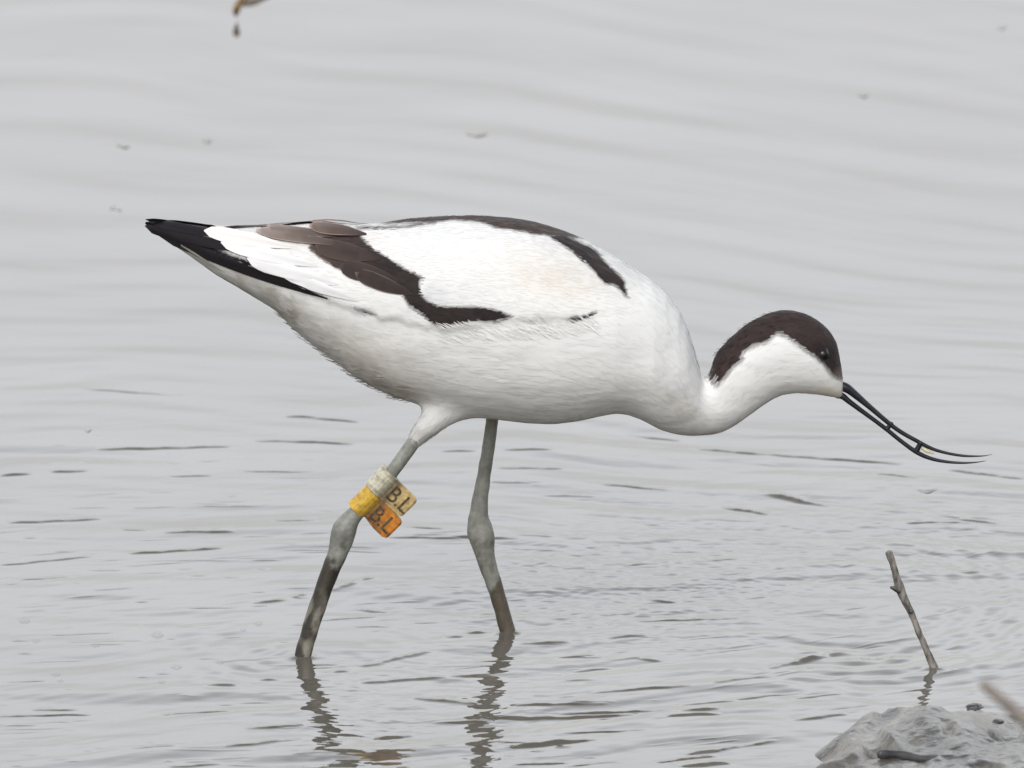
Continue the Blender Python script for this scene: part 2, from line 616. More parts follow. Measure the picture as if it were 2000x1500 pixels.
TOP = [(290,440),(330,434),(380,440),(430,448),(480,446),(560,441),(600,438),(640,435),(700,440),(740,437),(800,428),(870,423),(930,422),(1000,427),(1050,436),(1100,452),
       (1140,468),(1180,490),(1230,520),(1270,546),(1300,572),(1325,603),(1343,640),(1358,690),(1374,745),(1392,800)]
BOT = [(290,447),(310,460),(345,482),(380,506),(420,535),(460,558),(500,582),(540,606),(570,640),(600,664),(650,702),(690,733),(730,756),(770,774),(820,790),(880,808),
       (940,815),(980,819),(1030,825),(1080,827),(1130,821),(1170,812),(1200,806),(1225,808),(1255,819),(1290,838),(1325,851),(1355,855),(1380,846),(1395,825)]
WID = [(290,10),(330,22),(400,42),(500,74),(600,104),(700,132),(800,155),(900,170),(1000,178),(1100,178),(1200,166),(1280,138),(1330,104),(1360,76),(1380,48),(1392,18)]


def loft_body():
    xs = np.concatenate([np.arange(292, 1340, 12), np.arange(1340, 1393, 5)])
    tp = np.interp(xs, *np.array(TOP).T)
    bt = np.interp(xs, *np.array(BOT).T)
    wd = np.interp(xs, *np.array(WID).T) * PXM
    seg = 56
    V, F = [], []
    for x, t, b, a in zip(xs, tp, bt, wd):
        p0, p1 = at(x, t, 0), at(x, b, 0)
        cz = (p0.z + p1.z) / 2
        h = (p0.z - p1.z) / 2
        hh = math.sqrt(max(h * h - (a * math.tan(TH)) ** 2, (0.45 * h) ** 2))
        for k in range(seg):
            f = 2 * math.pi * k / seg
            c, s = math.cos(f), math.sin(f)
            V.append((p0.x, a * math.copysign(abs(c) ** 0.92, c), cz + hh * math.copysign(abs(s) ** 0.95, s)))
    n = len(xs)
    for i in range(n - 1):
        for k in range(seg):
            j = (k + 1) % seg
            F.append((i * seg + k, (i + 1) * seg + k, (i + 1) * seg + j, i * seg + j))
    F.append(tuple(range(seg)))
    F.append(tuple(reversed(range((n - 1) * seg, n * seg))))
    return V, F


NECK = [((1330,735),(1325,846),62),((1368,742),(1388,852),58),((1386,728),(1428,840),54),((1400,690),(1466,812),52),((1440,648),(1500,785),52),
        ((1480,622),(1528,771),56),((1525,607),(1560,767),60),((1570,613),(1590,769),60),((1605,633),(1616,773),52),((1630,662),(1632,776),38),((1640,698),(1641,777),25),((1646,738),(1646,772),11)]


def loft_neck():
    rows = catmull([(*t, *b, w) for t, b, w in NECK], 5)
    seg = 40
    V, F = [], []
    for r in rows:
        p0, p1 = np.array(at(r[0], r[1], 0)), np.array(at(r[2], r[3], 0))
        c, h, a = (p0 + p1) / 2, (p0 - p1) / 2, r[4] * PXM
        for k in range(seg):
            f = 2 * math.pi * k / seg
            V.append(c + h * math.sin(f) + np.array((0, 1, 0)) * a * math.cos(f))
    n = len(rows)
    for i in range(n - 1):
        for k in range(seg):
            j = (k + 1) % seg
            F.append((i * seg + k, (i + 1) * seg + k, (i + 1) * seg + j, i * seg + j))
    F.append(tuple(range(seg)))
    F.append(tuple(reversed(range((n - 1) * seg, n * seg))))
    return V, F


def pxrow(px, py, Y, r):
    p = at(px, py, Y)
    return (p.x, p.y, p.z, r * PXM)


YN, YF = -0.024, 0.024
thigh_n = tube([pxrow(930,748,-0.008,70), pxrow(880,785,-0.016,46), pxrow(850,815,-0.021,31), pxrow(824,844,YN,20), pxrow(806,866,YN,14)], 6, 24)
thigh_f = tube([pxrow(975,745,0.018,46), pxrow(965,785,YF,26), pxrow(960,806,YF,15)], 6, 24)


def remeshed(name, parts, vox, smooth_it):
    V, F = merge(parts)
    me = bpy.data.meshes.new(name)
    me.from_pydata([tuple(v) for v in V], [], F)
    bm = bmesh.new()
    bm.from_mesh(me)
    bmesh.ops.recalc_face_normals(bm, faces=bm.faces)
    bm.to_mesh(me)
    bm.free()
    o = bpy.data.objects.new(name, me)
    COL.objects.link(o)
    m = o.modifiers.new('r', 'REMESH')
    m.mode = 'VOXEL'
    m.voxel_size = vox
    s = o.modifiers.new('s', 'SMOOTH')
    s.factor = 0.5
    s.iterations = smooth_it
    dg = bpy.context.evaluated_depsgraph_get()
    m2 = bpy.data.meshes.new_from_object(o.evaluated_get(dg))
    o.modifiers.clear()
    o.data = m2
    m2.name = name
    bpy.data.meshes.remove(me)
    return o


body = remeshed('body', [loft_body(), loft_neck(), thigh_n, thigh_f], 0.0009, 7)
BV = np.empty(len(body.data.vertices) * 3)
body.data.vertices.foreach_get('co', BV)
BV = BV.reshape(-1, 3)
_ed = np.empty(len(body.data.edges) * 2, np.int32)
body.data.edges.foreach_get('vertices', _ed)
_ed = _ed.reshape(-1, 2)
_dg = np.bincount(_ed.ravel(), minlength=len(BV))[:, None]
_p = to_px(BV)
# melt the fold under the throat and the root of the thigh into the body
_w = np.clip((_p[:, 1] - 752) / 40, 0, 1) * np.clip((_p[:, 0] - 1290) / 40, 0, 1) * np.clip((1500 - _p[:, 0]) / 50, 0, 1)
_w = np.maximum(_w, np.clip(1 - np.hypot((_p[:, 0] - 890) / 110, (_p[:, 1] - 790) / 60), 0, 1) * 1.5)
_w = np.clip(_w, 0, 1)[:, None] * 0.6
for _ in range(160):
    _s = np.zeros_like(BV)
    np.add.at(_s, _ed[:, 0], BV[_ed[:, 1]])
    np.add.at(_s, _ed[:, 1], BV[_ed[:, 0]])
    BV += _w * (_s / _dg - BV)
# the folded wing stands a little proud of the flank
WING_LOW = [(286,430),(430,430),(560,430),(640,425),(800,410),(930,404),(1050,434),(1150,455),(1205,490),(1236,560),(1230,598),(1160,618),(1000,626),(930,634),(872,646),(735,619),(604,572),(478,519),(352,476)]
_q = BV.copy()
_q[:, 1] = -np.abs(_q[:, 1])
_p = to_px(_q)
_pj = _p + 9 * np.array([(mnoise.noise(Vector((a * .05, b * .05, 2))), mnoise.noise(Vector((a * .05, b * .05, 7)))) for a, b in _p]) 
_m = inside(WING_LOW, _pj).astype(float) * np.clip((1235 - _p[:, 0]) / 170, 0.12, 1) * np.clip((_p[:, 1] - np.interp(_p[:, 0], *np.array(TOP).T) - 14) / 50, 0, 1)
for _ in range(11):
    _s = np.bincount(_ed[:, 0], _m[_ed[:, 1]], len(BV)) + np.bincount(_ed[:, 1], _m[_ed[:, 0]], len(BV))
    _m = 0.5 * _m + 0.5 * _s / _dg[:, 0]
_n = np.empty(len(BV) * 3)
body.data.vertices.foreach_set('co', BV.ravel())
body.data.update()
body.data.vertices.foreach_get('normal', _n)
BV += _n.reshape(-1, 3) * (_m * 0.0018)[:, None]
body.data.vertices.foreach_set('co', BV.ravel())
body.data.update()
BP = [tuple(p.vertices) for p in body.data.polygons]
BVH = BVHTree.FromPolygons([Vector(v) for v in BV], BP)

WHITE = (236, 236, 234)
CAP = [(1364,706),(1385,690),(1410,660),(1440,636),(1475,612),(1530,590),(1600,610),(1660,660),(1665,745),(1644,741),(1634,739),(1625,735),(1610,715),(1590,696),(1570,683),(1547,667),(1532,657),
       (1517,652),(1507,660),(1500,669),(1475,675),(1455,685),(1447,695),(1449,705),(1435,715),(1422,730),(1412,744),(1398,757),(1380,726)]
SCAP = [(738,435),(786,405),(888,395),(968,395),(1026,400),(1090,418),(1128,440),(1146,464),(1122,465),(1074,460),(1042,458),(1019,452),(1000,449),(971,447),(952,439),(936,434),(885,430),(859,433),(786,436),(750,437)]
LINE = [(694,443),(785,441),(840,432),(858,432),(845,437),(785,446),(696,448)]
SHOULDER = [(1070,458),(1106,460),(1141,476),(1166,490),(1179,508),(1198,527),(1221,550),(1224,569),(1228,586),(1221,578),(1208,564),(1198,556),(1182,554),(1170,543),(1160,530),(1144,514),(1128,502),(1112,487),(1093,476),(1077,466)]
BAND = [(688,447),(700,455),(713,470),(727,486),(752,499),(772,513),(800,530),(824,540),(819,556),(821,572),(834,588),(859,598),(891,599),(936,599),(962,604),(981,609),(1002,618),
        (987,623),(968,629),(923,627),(904,632),(885,634),(872,641),(859,638),(840,630),(818,611),(798,598),(786,578),(760,562),(725,543),(699,535),(688,537),(654,523),(618,500),(601,484),(612,475),(640,452),(665,444)]
SPOT = [(1102,624),(1122,618),(1138,617),(1168,606),(1154,618),(1138,627),(1116,628)]
PRIM = [(270,420),(335,424),(414,440),(439,450),(397,452),(391,461),(402,467),(425,484),(453,498),(478,506),(520,500),(498,509),(486,519),(520,524),(542,526),(559,530),(573,548),(604,565),(632,579),(654,590),
        (604,571),(542,546),(478,518),(408,493),(366,479),(352,475),(324,465),(296,458),(270,452)]
SPOT2 = [(686,599),(705,602),(725,611),(738,618),(722,616),(700,607)]
PATCHES = [(CAP, (52, 41, 39)), (SCAP, (66, 53, 48)), (LINE, (70, 58, 54)), (SHOULDER, (47, 38, 37)), (BAND, (44, 36, 35)), (SPOT, (40, 38, 42)), (PRIM, (24, 20, 24)), (SPOT2, (70, 74, 84))]


def px_noise(P, s, seed):
    return np.array([mnoise.noise(Vector((p[0] * s, p[1] * s, seed))) for p in P])


def pattern(W, jit=1.3):
    """Plumage colour (linear) at world points; the far side mirrors the near one."""
    Q = W.copy()
    Q[:, 1] = np.where(Q[:, 1] < 0.014, Q[:, 1], -Q[:, 1])
    P = to_px(Q)
    P = P + jit * np.stack([px_noise(P, 0.11, 1), px_noise(P, 0.11, 9)], 1)
    C = np.tile(lin(WHITE), (len(W), 1))
    # cream tinge on the coverts, mud stain and painted underside shade below the tail
    def blob(cx, cy, rx, ry, rot, col, w):
        c, s = math.cos(rot), math.sin(rot)
        dx, dy = P[:, 0] - cx, P[:, 1] - cy
        u, v = dx * c + dy * s, -dx * s + dy * c
        k = (w * np.exp(-(u / rx) ** 2 - (v / ry) ** 2))[:, None] * (0.75 + 0.5 * px_noise(P, 0.05, 31))[:, None]
        return C * (1 - k) + lin(col) * k
    C = blob(1080, 545, 110, 50, 0.3, (222, 208, 190), .5)
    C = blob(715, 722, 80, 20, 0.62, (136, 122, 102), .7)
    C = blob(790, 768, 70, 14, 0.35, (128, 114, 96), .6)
    C = blob(520, 572, 190, 34, 0.55, (160, 155, 142), .8)  # grey shade of the rear underside, painted into the plumage
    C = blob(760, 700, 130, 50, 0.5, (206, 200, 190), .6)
    C = blob(560, 612, 30, 20, 0.55, (130, 118, 100), .5)
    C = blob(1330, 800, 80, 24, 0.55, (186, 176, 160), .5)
    C = blob(1625, 768, 34, 12, 0.3, (226, 210, 176), .6)
    C = blob(640, 470, 90, 26, 0.1, (196, 176, 160), .7)
    C = blob(848, 575, 26, 26, 0, (196, 198, 206), .6)
    C = C * (1 + 0.07 * px_noise(P * np.array((0.5, 1.0)) + P[:, ::-1] * np.array((0.25, 0)), 0.016, 61) - 0.05)[:, None]
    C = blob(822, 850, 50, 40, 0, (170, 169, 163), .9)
    for poly, col in PATCHES:
        rad = 5.0 if poly is CAP else 2.5
        w = sum(inside(poly, P + rad * np.array((math.cos(f), math.sin(f)))) * 1.0 for f in (0.3, 1.5, 2.8, 4.1, 5.3)) / 5
        m = w > 0
        if m.any():
            w = w[m][:, None]
            C[m] = C[m] * (1 - w) + w * lin(col) * (1 + 0.38 * px_noise(P[m], 0.045, 3) + 0.22 * px_noise(P[m], 0.16, 8))[:, None]
    # dark mask round the eye, paler lores by the bill
    near_eye = np.hypot((P[:, 0] - 1612) / 34, (P[:, 1] - 692) / 26)
    m = inside(CAP, P)
    k = (np.clip(1.3 - near_eye, 0, 1) * m)[:, None]
    C = C * (1 - 0.7 * k) + lin((26, 22, 23)) * 0.7 * k
    k = (np.clip(1 - np.hypot((P[:, 0] - 1640) / 20, (P[:, 1] - 738) / 24), 0, 1) * m)[:, None]
    C = C * (1 - 0.8 * k) + lin((132, 122, 114)) * 0.8 * k
    # the rear of the band fades to brown
    m = inside(BAND, P) & (P[:, 0] < 740)
    if m.any():
        k = np.clip((740 - P[m, 0]) / 120, 0, 1)[:, None] * 0.6
        C[m] = C[m] * (1 - k) + lin((96, 80, 72)) * k
    return C


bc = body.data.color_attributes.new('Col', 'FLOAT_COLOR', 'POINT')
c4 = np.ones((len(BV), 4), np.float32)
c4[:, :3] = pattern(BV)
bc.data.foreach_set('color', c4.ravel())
body.data.materials.clear()
body.data.materials.append(M_PLUM)
body.data.polygons.foreach_set('use_smooth', [True] * len(body.data.polygons))
put(body, bird)

# --- feathers lying on the body
SPINE_PX = [(300,446),(420,485),(560,535),(700,590),(850,615),(1000,622),(1150,650),(1260,700),(1340,765),(1400,785),(1450,735),(1510,692),(1560,690),(1610,705),(1645,755)]
SPINE = catmull([tuple(at(x, y, 0)) for x, y in SPINE_PX], 8)
ST_T = np.gradient(SPINE, axis=0)
ST_T /= np.linalg.norm(ST_T, axis=1)[:, None]


def flow(p):
    i = int(np.argmin(((SPINE - np.array(p)) ** 2).sum(1)))
    return -Vector(ST_T[i])


SHAPE = [(0.0, 0.55), (0.35, 1.0), (0.7, 0.85), (0.92, 0.45), (1.0, 0.0)]


class Feathers:
    def __init__(s):
        s.V, s.F, s.C, s.N = [], [], [], []

    def add(s, p, d, L, w, c, lift=(0.0001, 0.0003, 0.0005), edge=None, conform=True, curl=0.0, soft=1.0):
        loc, nor, _, _ = BVH.find_nearest(p)
        if loc is None:
            return
        d = (d - nor * d.dot(nor))
        if d.length < 1e-6:
            return
        d.normalize()
        side = nor.cross(d)
        base = len(s.V)
        tilt = (Vector(rng.normal(0, 0.05, 3)) - d * 0.03) * soft
        for t, wf in SHAPE:
            off = lift[0] * (1 - t) + lift[2] * t if t > .5 else lift[0] + (lift[1] - lift[0]) * t * 2
            for k in ((-1, 0, 1) if wf else (0,)):
                q = loc + d * (L * t) + side * (k * w * 0.5 * wf + curl * t * t * L)
                if conform:
                    l2, n2, _, _ = BVH.find_nearest(q)
                    q = l2 + n2 * (off + (0.00005 if k == 0 else 0))
                    s.N.append((n2 + tilt + side * (0.05 * k * soft)).normalized())
                else:
                    s.N.append((nor + tilt + side * (0.05 * k * soft)).normalized())
                    q = q + nor * (off + (0.00012 if k == 0 else 0))
                s.V.append(q)
                s.C.append(c if (edge is None or (k == 0 and t < 0.9)) else edge)
        for i in range(3):
            a = base + i * 3
            s.F += [(a + 3, a + 4, a + 1, a), (a + 4, a + 5, a + 2, a + 1)]
        a = base + 9
        s.F += [(a + 3, a + 1, a), (a + 3, a + 2, a + 1)]

    def build(s, name, parent):
        o = mesh_obj(name, s.V, s.F, M_PLUM, parent, True, np.array(s.C))
        if len(s.N) == len(s.V):             # barbs lie in the sleek surface, so they shade with it
            o.data.normals_split_custom_set_from_vertices(s.N)
        return o


WING = [(286,440),(430,446),(560,440),(640,433),(700,438),(800,410),(930,404),(1050,434),(1150,455),(1215,490),(1262,560),(1245,610),(1160,622),(1000,622),(900,640),(850,640),(735,618),(604,571),(478,518),(352,476)]

# samples over the surface
AR = np.array([p.area for p in body.data.polygons])
CEN = np.array([p.center for p in body.data.polygons])
pick = rng.choice(len(AR), 21000, p=AR / AR.sum())
SP = CEN[pick] + rng.normal(0, 0.0004, (len(pick), 3))
Qm = SP.copy()
Qm[:, 1] = -np.abs(Qm[:, 1])
SPX = to_px(Qm)
in_wing = inside(WING, SPX)
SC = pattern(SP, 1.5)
C_DARK = SC[:, 1] < 0.15
fb = Feathers()
fw = {-1: Feathers(), 1: Feathers()}
for i in range(len(SP)):
    p = Vector(SP[i])
    if not in_wing[i] and SPX[i][0] > 800 and SC[i][1] > 0.6 and rng.random() < 0.7 and SPX[i][1] < 800:
        continue                    # sleek parts: the down lies flat
    c = SC[i] * (rng.uniform(0.985, 1.01) if SC[i][1] > 0.2 else rng.uniform(0.8, 1.2))
    x, y = SPX[i]
    if in_wing[i]:
        d = Vector((-1, 0, 0.10 if x > 800 else 0.30)) + Vector(rng.normal(0, 0.12, 3))
        L, w = rng.uniform(0.0024, 0.0040), rng.uniform(0.0005, 0.0009)
        d.normalize()
        fw[-1 if p.y < 0 else 1].add(p - d * (L * 0.65), d, L, w, c, (0.00010, 0.00016, 0.00020), soft=0.4)
    else:
        d = flow(p) + Vector(rng.normal(0, 0.14, 3))
        head = x > 1395 and y < 790
        if x > 1560 and y > 690 - (x - 1560) * 0.1 and x > 1590:
            L, w = rng.uniform(0.0012, 0.002), 0.0005
        elif head:
            L, w = rng.uniform(0.0025, 0.0042), rng.uniform(0.0005, 0.0009)
        else:
            L, w = rng.uniform(0.005, 0.008), rng.uniform(0.0011, 0.0020)
            if 380 < y < 640 and x > 650:
                L *= 0.75
        tip = 0.0005
        if 545 < x < 800 and y > np.interp(x, *np.array(BOT).T) - 34 and rng.random() < 0.22:      # loose, ruffled vent feathers
            tip, L = rng.uniform(0.001, 0.0022), L * 1.2
        if 790 < x < 880 and y > 800:                        # thigh tuft hangs down
            d = Vector((-0.6, 0, -0.8)) + Vector(rng.normal(0, 0.15, 3))
            tip, L, w = rng.uniform(0.0002, 0.0006), rng.uniform(0.005, 0.009), rng.uniform(0.0008, 0.0014)
        d.normalize()
        if head and rng.random() < 0.3 and C_DARK[i] and x < 1520:
            tip, w = rng.uniform(0.0008, 0.0016), w * 0.8   # shaggy nape
        fb.add(p - d * (L * 0.7), d, L, w, c, (0.00008, 0.00013, min(tip, 0.00017) if tip <= 0.0005 else tip), soft=0.35 if tip <= 0.0006 else 0.6, conform=tip < 0.0007 or not (x < 800 or head))
# white flank wisps that overlap the lower edge of the wing
for k in range(230):
    x = rng.uniform(870, 1180)
    y = 648 - (x - 870) * 0.05 + rng.uniform(-6, 26)
    hit = BVH.ray_cast(CAM, ray(x, y).normalized())
    if hit[0]:
        fb.add(hit[0], Vector((-0.75, 0, 0.62)) + Vector(rng.normal(0, 0.12, 3)), rng.uniform(0.005, 0.009), rng.uniform(0.0003, 0.0006), lin(WHITE), (0.0003, 0.0009, 0.0013), soft=0.5, curl=rng.uniform(-0.1, 0.25))
fb.build('body_feathers', bird)


def surf(x, y, side):
    hit = BVH.ray_cast(CAM, ray(x, y).normalized())
    p = hit[0] if hit[0] else at(x, y, 0)
    if not hit[0]:
        p = BVH.find_nearest(p)[0]
    if side > 0:
        p = Vector((p.x, -p.y, p.z))
    return p


# the larger flight feathers and tertials: (base px, tip px, width px, colour, edge colour, lift)
BIG = [((600,562),(300,453),17,(26,22,26),(34,30,34),.0006), ((640,583),(330,467),15,(24,20,24),(30,27,30),.0004), ((520,497),(283,441),18,(22,18,22),(30,27,30),.0009),
       ((480,470),(284,434),15,(22,18,24),(28,24,28),.0012),
       ((700,588),(540,526),22,(236,236,236),(226,226,228),.0009), ((660,556),(484,505),28,(238,238,238),(226,226,228),.0011), ((620,520),(432,476),26,(236,236,236),(226,224,224),.0013), ((570,484),(398,455),26,(236,232,228),(230,222,218),.0015),
       ((672,478),(500,454),20,(150,134,125),(186,172,164),.0012), ((664,462),(520,449),17,(138,122,113),(176,160,152),.0012),
       ((742,505),(616,480),36,(74,62,57),(88,75,69),.0004), ((778,548),(664,520),36,(62,52,48),(76,64,59),.0004), ((806,575),(694,533),30,(56,46,43),(110,95,88),.0005),
       ((716,458),(604,446),22,(114,97,88),(178,150,141),.0014)]
for side in (-1, 1):
    f = fw[side]
    for (b, t, w, c, e, lift) in BIG:
        n = 14
        dx, dy = t[0] - b[0], t[1] - b[1]
        ln = math.hypot(dx, dy)
        nx, ny = -dy / ln, dx / ln
        base = len(f.V)
        rows = 0
        for i in range(n + 1):
            q = i / n
            wf = (0.15 + 0.85 * math.sin(min(1, q * 1.6) * math.pi / 2)) * (1 if q < 0.72 else math.sqrt(max(0.0, 1 - ((q - 0.72) / 0.281) ** 2)))
            for k in (-1, -0.86, 0, 0.86, 1):
                x = b[0] + dx * q + nx * k * w * 0.5 * wf
                y = b[1] + dy * q + ny * k * w * 0.5 * wf + 5 * math.sin(q * math.pi) * (1 if ln > 200 else .3)
                hit = BVH.ray_cast(CAM, ray(x, y).normalized())
                if hit[0] and hit[0].y < 0.004:
                    p = hit[0] + hit[1] * (0.0003 + lift * min(1, q * 2.5) + (0.0002 if k == 0 else 0.0))
                else:
                    near = BVH.find_nearest(at(x, y, -0.003))
                    p = at(x, y, min(near[0].y, -0.002) - lift)
                if side > 0:
                    p = Vector((p.x, -p.y, p.z))
                f.V.append(p)
                stk = 1 + 0.35 * mnoise.noise(Vector((k * 2.2 + b[0], q * 3.0, b[1]))) + 0.2 * mnoise.noise(Vector((k * 5 + b[0], q * 9.0, 3)))
                nn = (hit[1] if hit[0] and hit[0].y < 0.004 else near[1]) + Vector((nx, 0, -ny)) * (0.10 * k)
                f.N.append(Vector((nn.x, nn.y * (-1 if side > 0 else 1), nn.z)).normalized())
                cc = lin(c) * (0.9 + 0.2 * q) if c[0] < 60 or c[0] > 200 else lin((56, 46, 43)) * (1 - q) + lin(c) * q
                f.C.append(cc * (1 - min(1, q * 2)) + lin(e) * min(1, q * 2) if abs(k) == 1 or q > 0.96 else cc * (0.85 if k == 0 else 1) * (stk if c[0] < 200 else 1))
        for i in range(n):
            for k in range(4):
                a = base + i * 5 + k
                f.F.append((a, a + 1, a + 6, a + 5) if side < 0 else (a + 5, a + 6, a + 1, a))
    f.build('wing', bird)

# tail feathers below the wing tips
ft = Feathers()
for k in range(7):
    y = (k - 3) * 0.0035
    p0, p1 = at(470, 545, y), at(338 + abs(k - 3) * 5, 477, y)
    d = p1 - p0
    a = len(ft.V)
    for q, wf in ((0, 0.7), (0.4, 1), (0.8, 0.9), (0.95, 0.5), (1, 0.05)):
        for s in (-1, 0, 1):
            ft.V.append(p0 + d * q + Vector((0, s * 0.0032 * wf, 0.0006 * (1 - abs(s)) - 0.0002 * abs(k - 3))))
            ft.C.append(lin((150, 146, 136)) if q < 0.9 else lin((120, 114, 108)))
    for i in range(4):
        b = a + i * 3
        ft.F += [(b, b + 1, b + 4, b + 3), (b + 1, b + 2, b + 5, b + 4)]
ft.build('tail', bird)

# --- eye
hit = BVH.ray_cast(CAM, ray(1611, 692).normalized())
for side in (-1, 1):
    p, nr = Vector(hit[0]), Vector(hit[1])
    if side > 0:
        p.y, nr.y = -p.y, -nr.y
    bm = bmesh.new()
    bmesh.ops.create_uvsphere(bm, u_segments=24, v_segments=14, radius=0.0034)
    c = p - nr * 0.0020
    V = [v.co + c for v in bm.verts]
    F = [tuple(v.index for v in f.verts) for f in bm.faces]
    bm.free()
    eye = mesh_obj('eye', V, F, M_EYE, bird)
    t1 = nr.cross(Vector((0, 0, 1))).normalized()
    t2 = t1.cross(nr).normalized()
    rows = []
    sx = 1 if t1.x > 0 else -1
    for k in range(7):
        f = R(20 + 13 * k)
        q = c + (t1 * sx * math.cos(f) + t2 * (1 if t2.z > 0 else -1) * math.sin(f)) * 0.0032 + nr * 0.0014
        rows.append((*q, 0.00030 * math.sin((k + 0.5) / 7 * math.pi) + 0.00008))
    v, f = tube(rows, 3, 8)
    mesh_obj('eyelid', v, f, M_LID, eye)

# --- bill
bill = empty('bill', at(1642, 762, 0))
put(bill, bird)
UPM = [(1636,752,9),(1652,757,9.5),(1666,767,8),(1699,795,5.6),(1738,828,4.6),(1762,845,4.4),(1787,859,4.2),(1820,876,3.6),(1850,885,3.0),(1880,890,2.6),(1905,891,1.8),(1924,890,1.0),(1938,887,0.3)]
LOM = [(1634,771,7),(1646,774,6.5),(1661,786,5.4),(1703,817,4.4),(1731,838,4.4),(1762,863,4.3),(1792,884,4.6),(1820,896,3.8),(1850,902,3.0),(1880,904,2.3),(1905,903,1.4),(1926,900,0.4)]
v, f = tube([pxrow(x, y, 0, r) for x, y, r in UPM], 6, 16, flat=1.15)
mesh_obj('upper_mandible', v, f, M_BILL, bill)
v, f = tube([pxrow(x, y, 0, r) for x, y, r in LOM], 6, 16, flat=1.15)
mesh_obj('lower_mandible', v, f, M_BILL, bill)
for (x0, y0, x1, y1, r) in ((1742,826,1732,838,8.0), (1799,864,1790,880,9.5)):
    v, f = tube([pxrow(x0, y0, 0, r * 0.62), pxrow((x0 + x1) / 2, (y0 + y1) / 2, 0, r * 0.56), pxrow(x1, y1, 0, r * 0.62)], 6, 14)
    mesh_obj('water_bridge', v, f, M_BILL, bill)
M_MORSEL = mat_simple('pale_morsel', (190, 182, 140), (226, 220, 190), 300, 0.3, 0)
v, f = tube([pxrow(1798, 872, 0, 2), pxrow(1810, 880, 0, 4), pxrow(1824, 886, 0, 1.2)], 5, 12)
mesh_obj('food_morsel', v, f, M_MORSEL, bill)

# --- legs
fn, ff = on_water(592, 1284), on_water(992, 1236)
LEGN = [(826,842,9),(812,858,12.5),(800,874,13.5),(776,908,13),(745,950,13),(712,986,14),(690,1008,17),(674,1030,23),(668,1052,23.5),(660,1078,20),(649,1106,18),(632,1150,17),(614,1204,16.5),(598,1256,16),(591,1284,16),(584,1312,15),(574,1350,15)]
LEGF = [(962,800,13),(960,830,12),(953,880,12.5),(945,930,13.5),(938,975,16),(935,1010,20),(938,1036,26),(942,1056,25),(946,1078,20),(955,1110,17),(968,1150,15.5),(981,1195,15),(990,1228,15.5),(995,1250,15),(1004,1290,14)]


def leg_color(P, near):
    pts = to_px(P)
    C = np.tile(lin((137, 138, 130)), (len(P), 1))
    C *= (1 + 0.3 * px_noise(pts, 0.03, 4) + 0.15 * px_noise(pts, 0.11, 5))[:, None]
    y = pts[:, 1] + 14 * px_noise(pts, 0.06, 8) - (0.5 * (pts[:, 0] - np.interp(pts[:, 1], [1080, 1290], [658, 590])) if near else -1.0 * (pts[:, 0] - np.interp(pts[:, 1], [1080, 1240], [946, 993])))
    edge = 1098 if near else 1142
    y = y + 9 * px_noise(pts * np.array((1.0, .5)), 0.16, 21)
    dark = lin((56, 52, 44) if near else (86, 78, 66))
    light = lin((142, 138, 126))
    nz = px_noise(pts * np.array((1.6, .55)), 0.045, 2)[:, None]
    k = np.clip((nz + (0.2 if near else -0.1)) * 3.0, 0, 1) * np.clip((pts[:, 1] - edge - 45) / 60, 0, 1)[:, None]
    D = dark * (1 - k) + light * k
    g_ = np.clip((y - edge + 4) / 12, 0, 1)[:, None]
    C = C * (1 - g_) + D * g_
    # splashes above the tide line
    sp_ = np.clip((px_noise(pts * np.array((1.0, .6)), 0.09, 77) - 0.18) * 5, 0, 1) * np.clip((pts[:, 1] - edge + 150) / 150, 0, 1)
    C = C * (1 - 0.55 * sp_[:, None]) + dark * (0.55 * sp_[:, None])
    # darker mottling around the heel joint
    jx, jy = (676, 1040) if near else (942, 1060)
    b = np.exp(-((pts[:, 0] - jx - 10) / 20) ** 2 - ((pts[:, 1] - jy) / 12) ** 2) * np.clip(0.5 + 1.6 * px_noise(pts, 0.08, 12), 0, 1)
    return C * (1 - 0.6 * b)[:, None] + dark[None] * (0.6 * b)[:, None]


def build_leg(rows, y_top, foot, near):
    y0, y1 = rows[0][1], 1284 if near else 1236
    out = []
    for (x, y, r) in rows:
        q = (y - 812) / (y1 - 812)
        out.append(pxrow(x, y, y_top + (foot.y - y_top) * q, r))
    v, f = tube(out, 8, 26, rough=0.08, rscale=170, seed=3.0 if near else 8.0)
    return mesh_obj('leg', v, f, M_LEG, bird, True, leg_color(np.array(v), near)), out


legn, rowsn = build_leg(LEGN, YN, fn, True)
legf, rowsf = build_leg(LEGF, YF, ff, False)

# --- the two lettered flags on the near leg
YL = YN + (fn.y - YN) * (960 - 812) / (1284 - 812)
U = (at(819, 976, YL) - at(748, 908, YL)).normalized()
W = Vector((0, -1, 0))                      # towards the photographer
W = (W - U * W.dot(U)).normalized()
Vd = W.cross(U).normalized()
if Vd.z > 0:
    Vd = -Vd


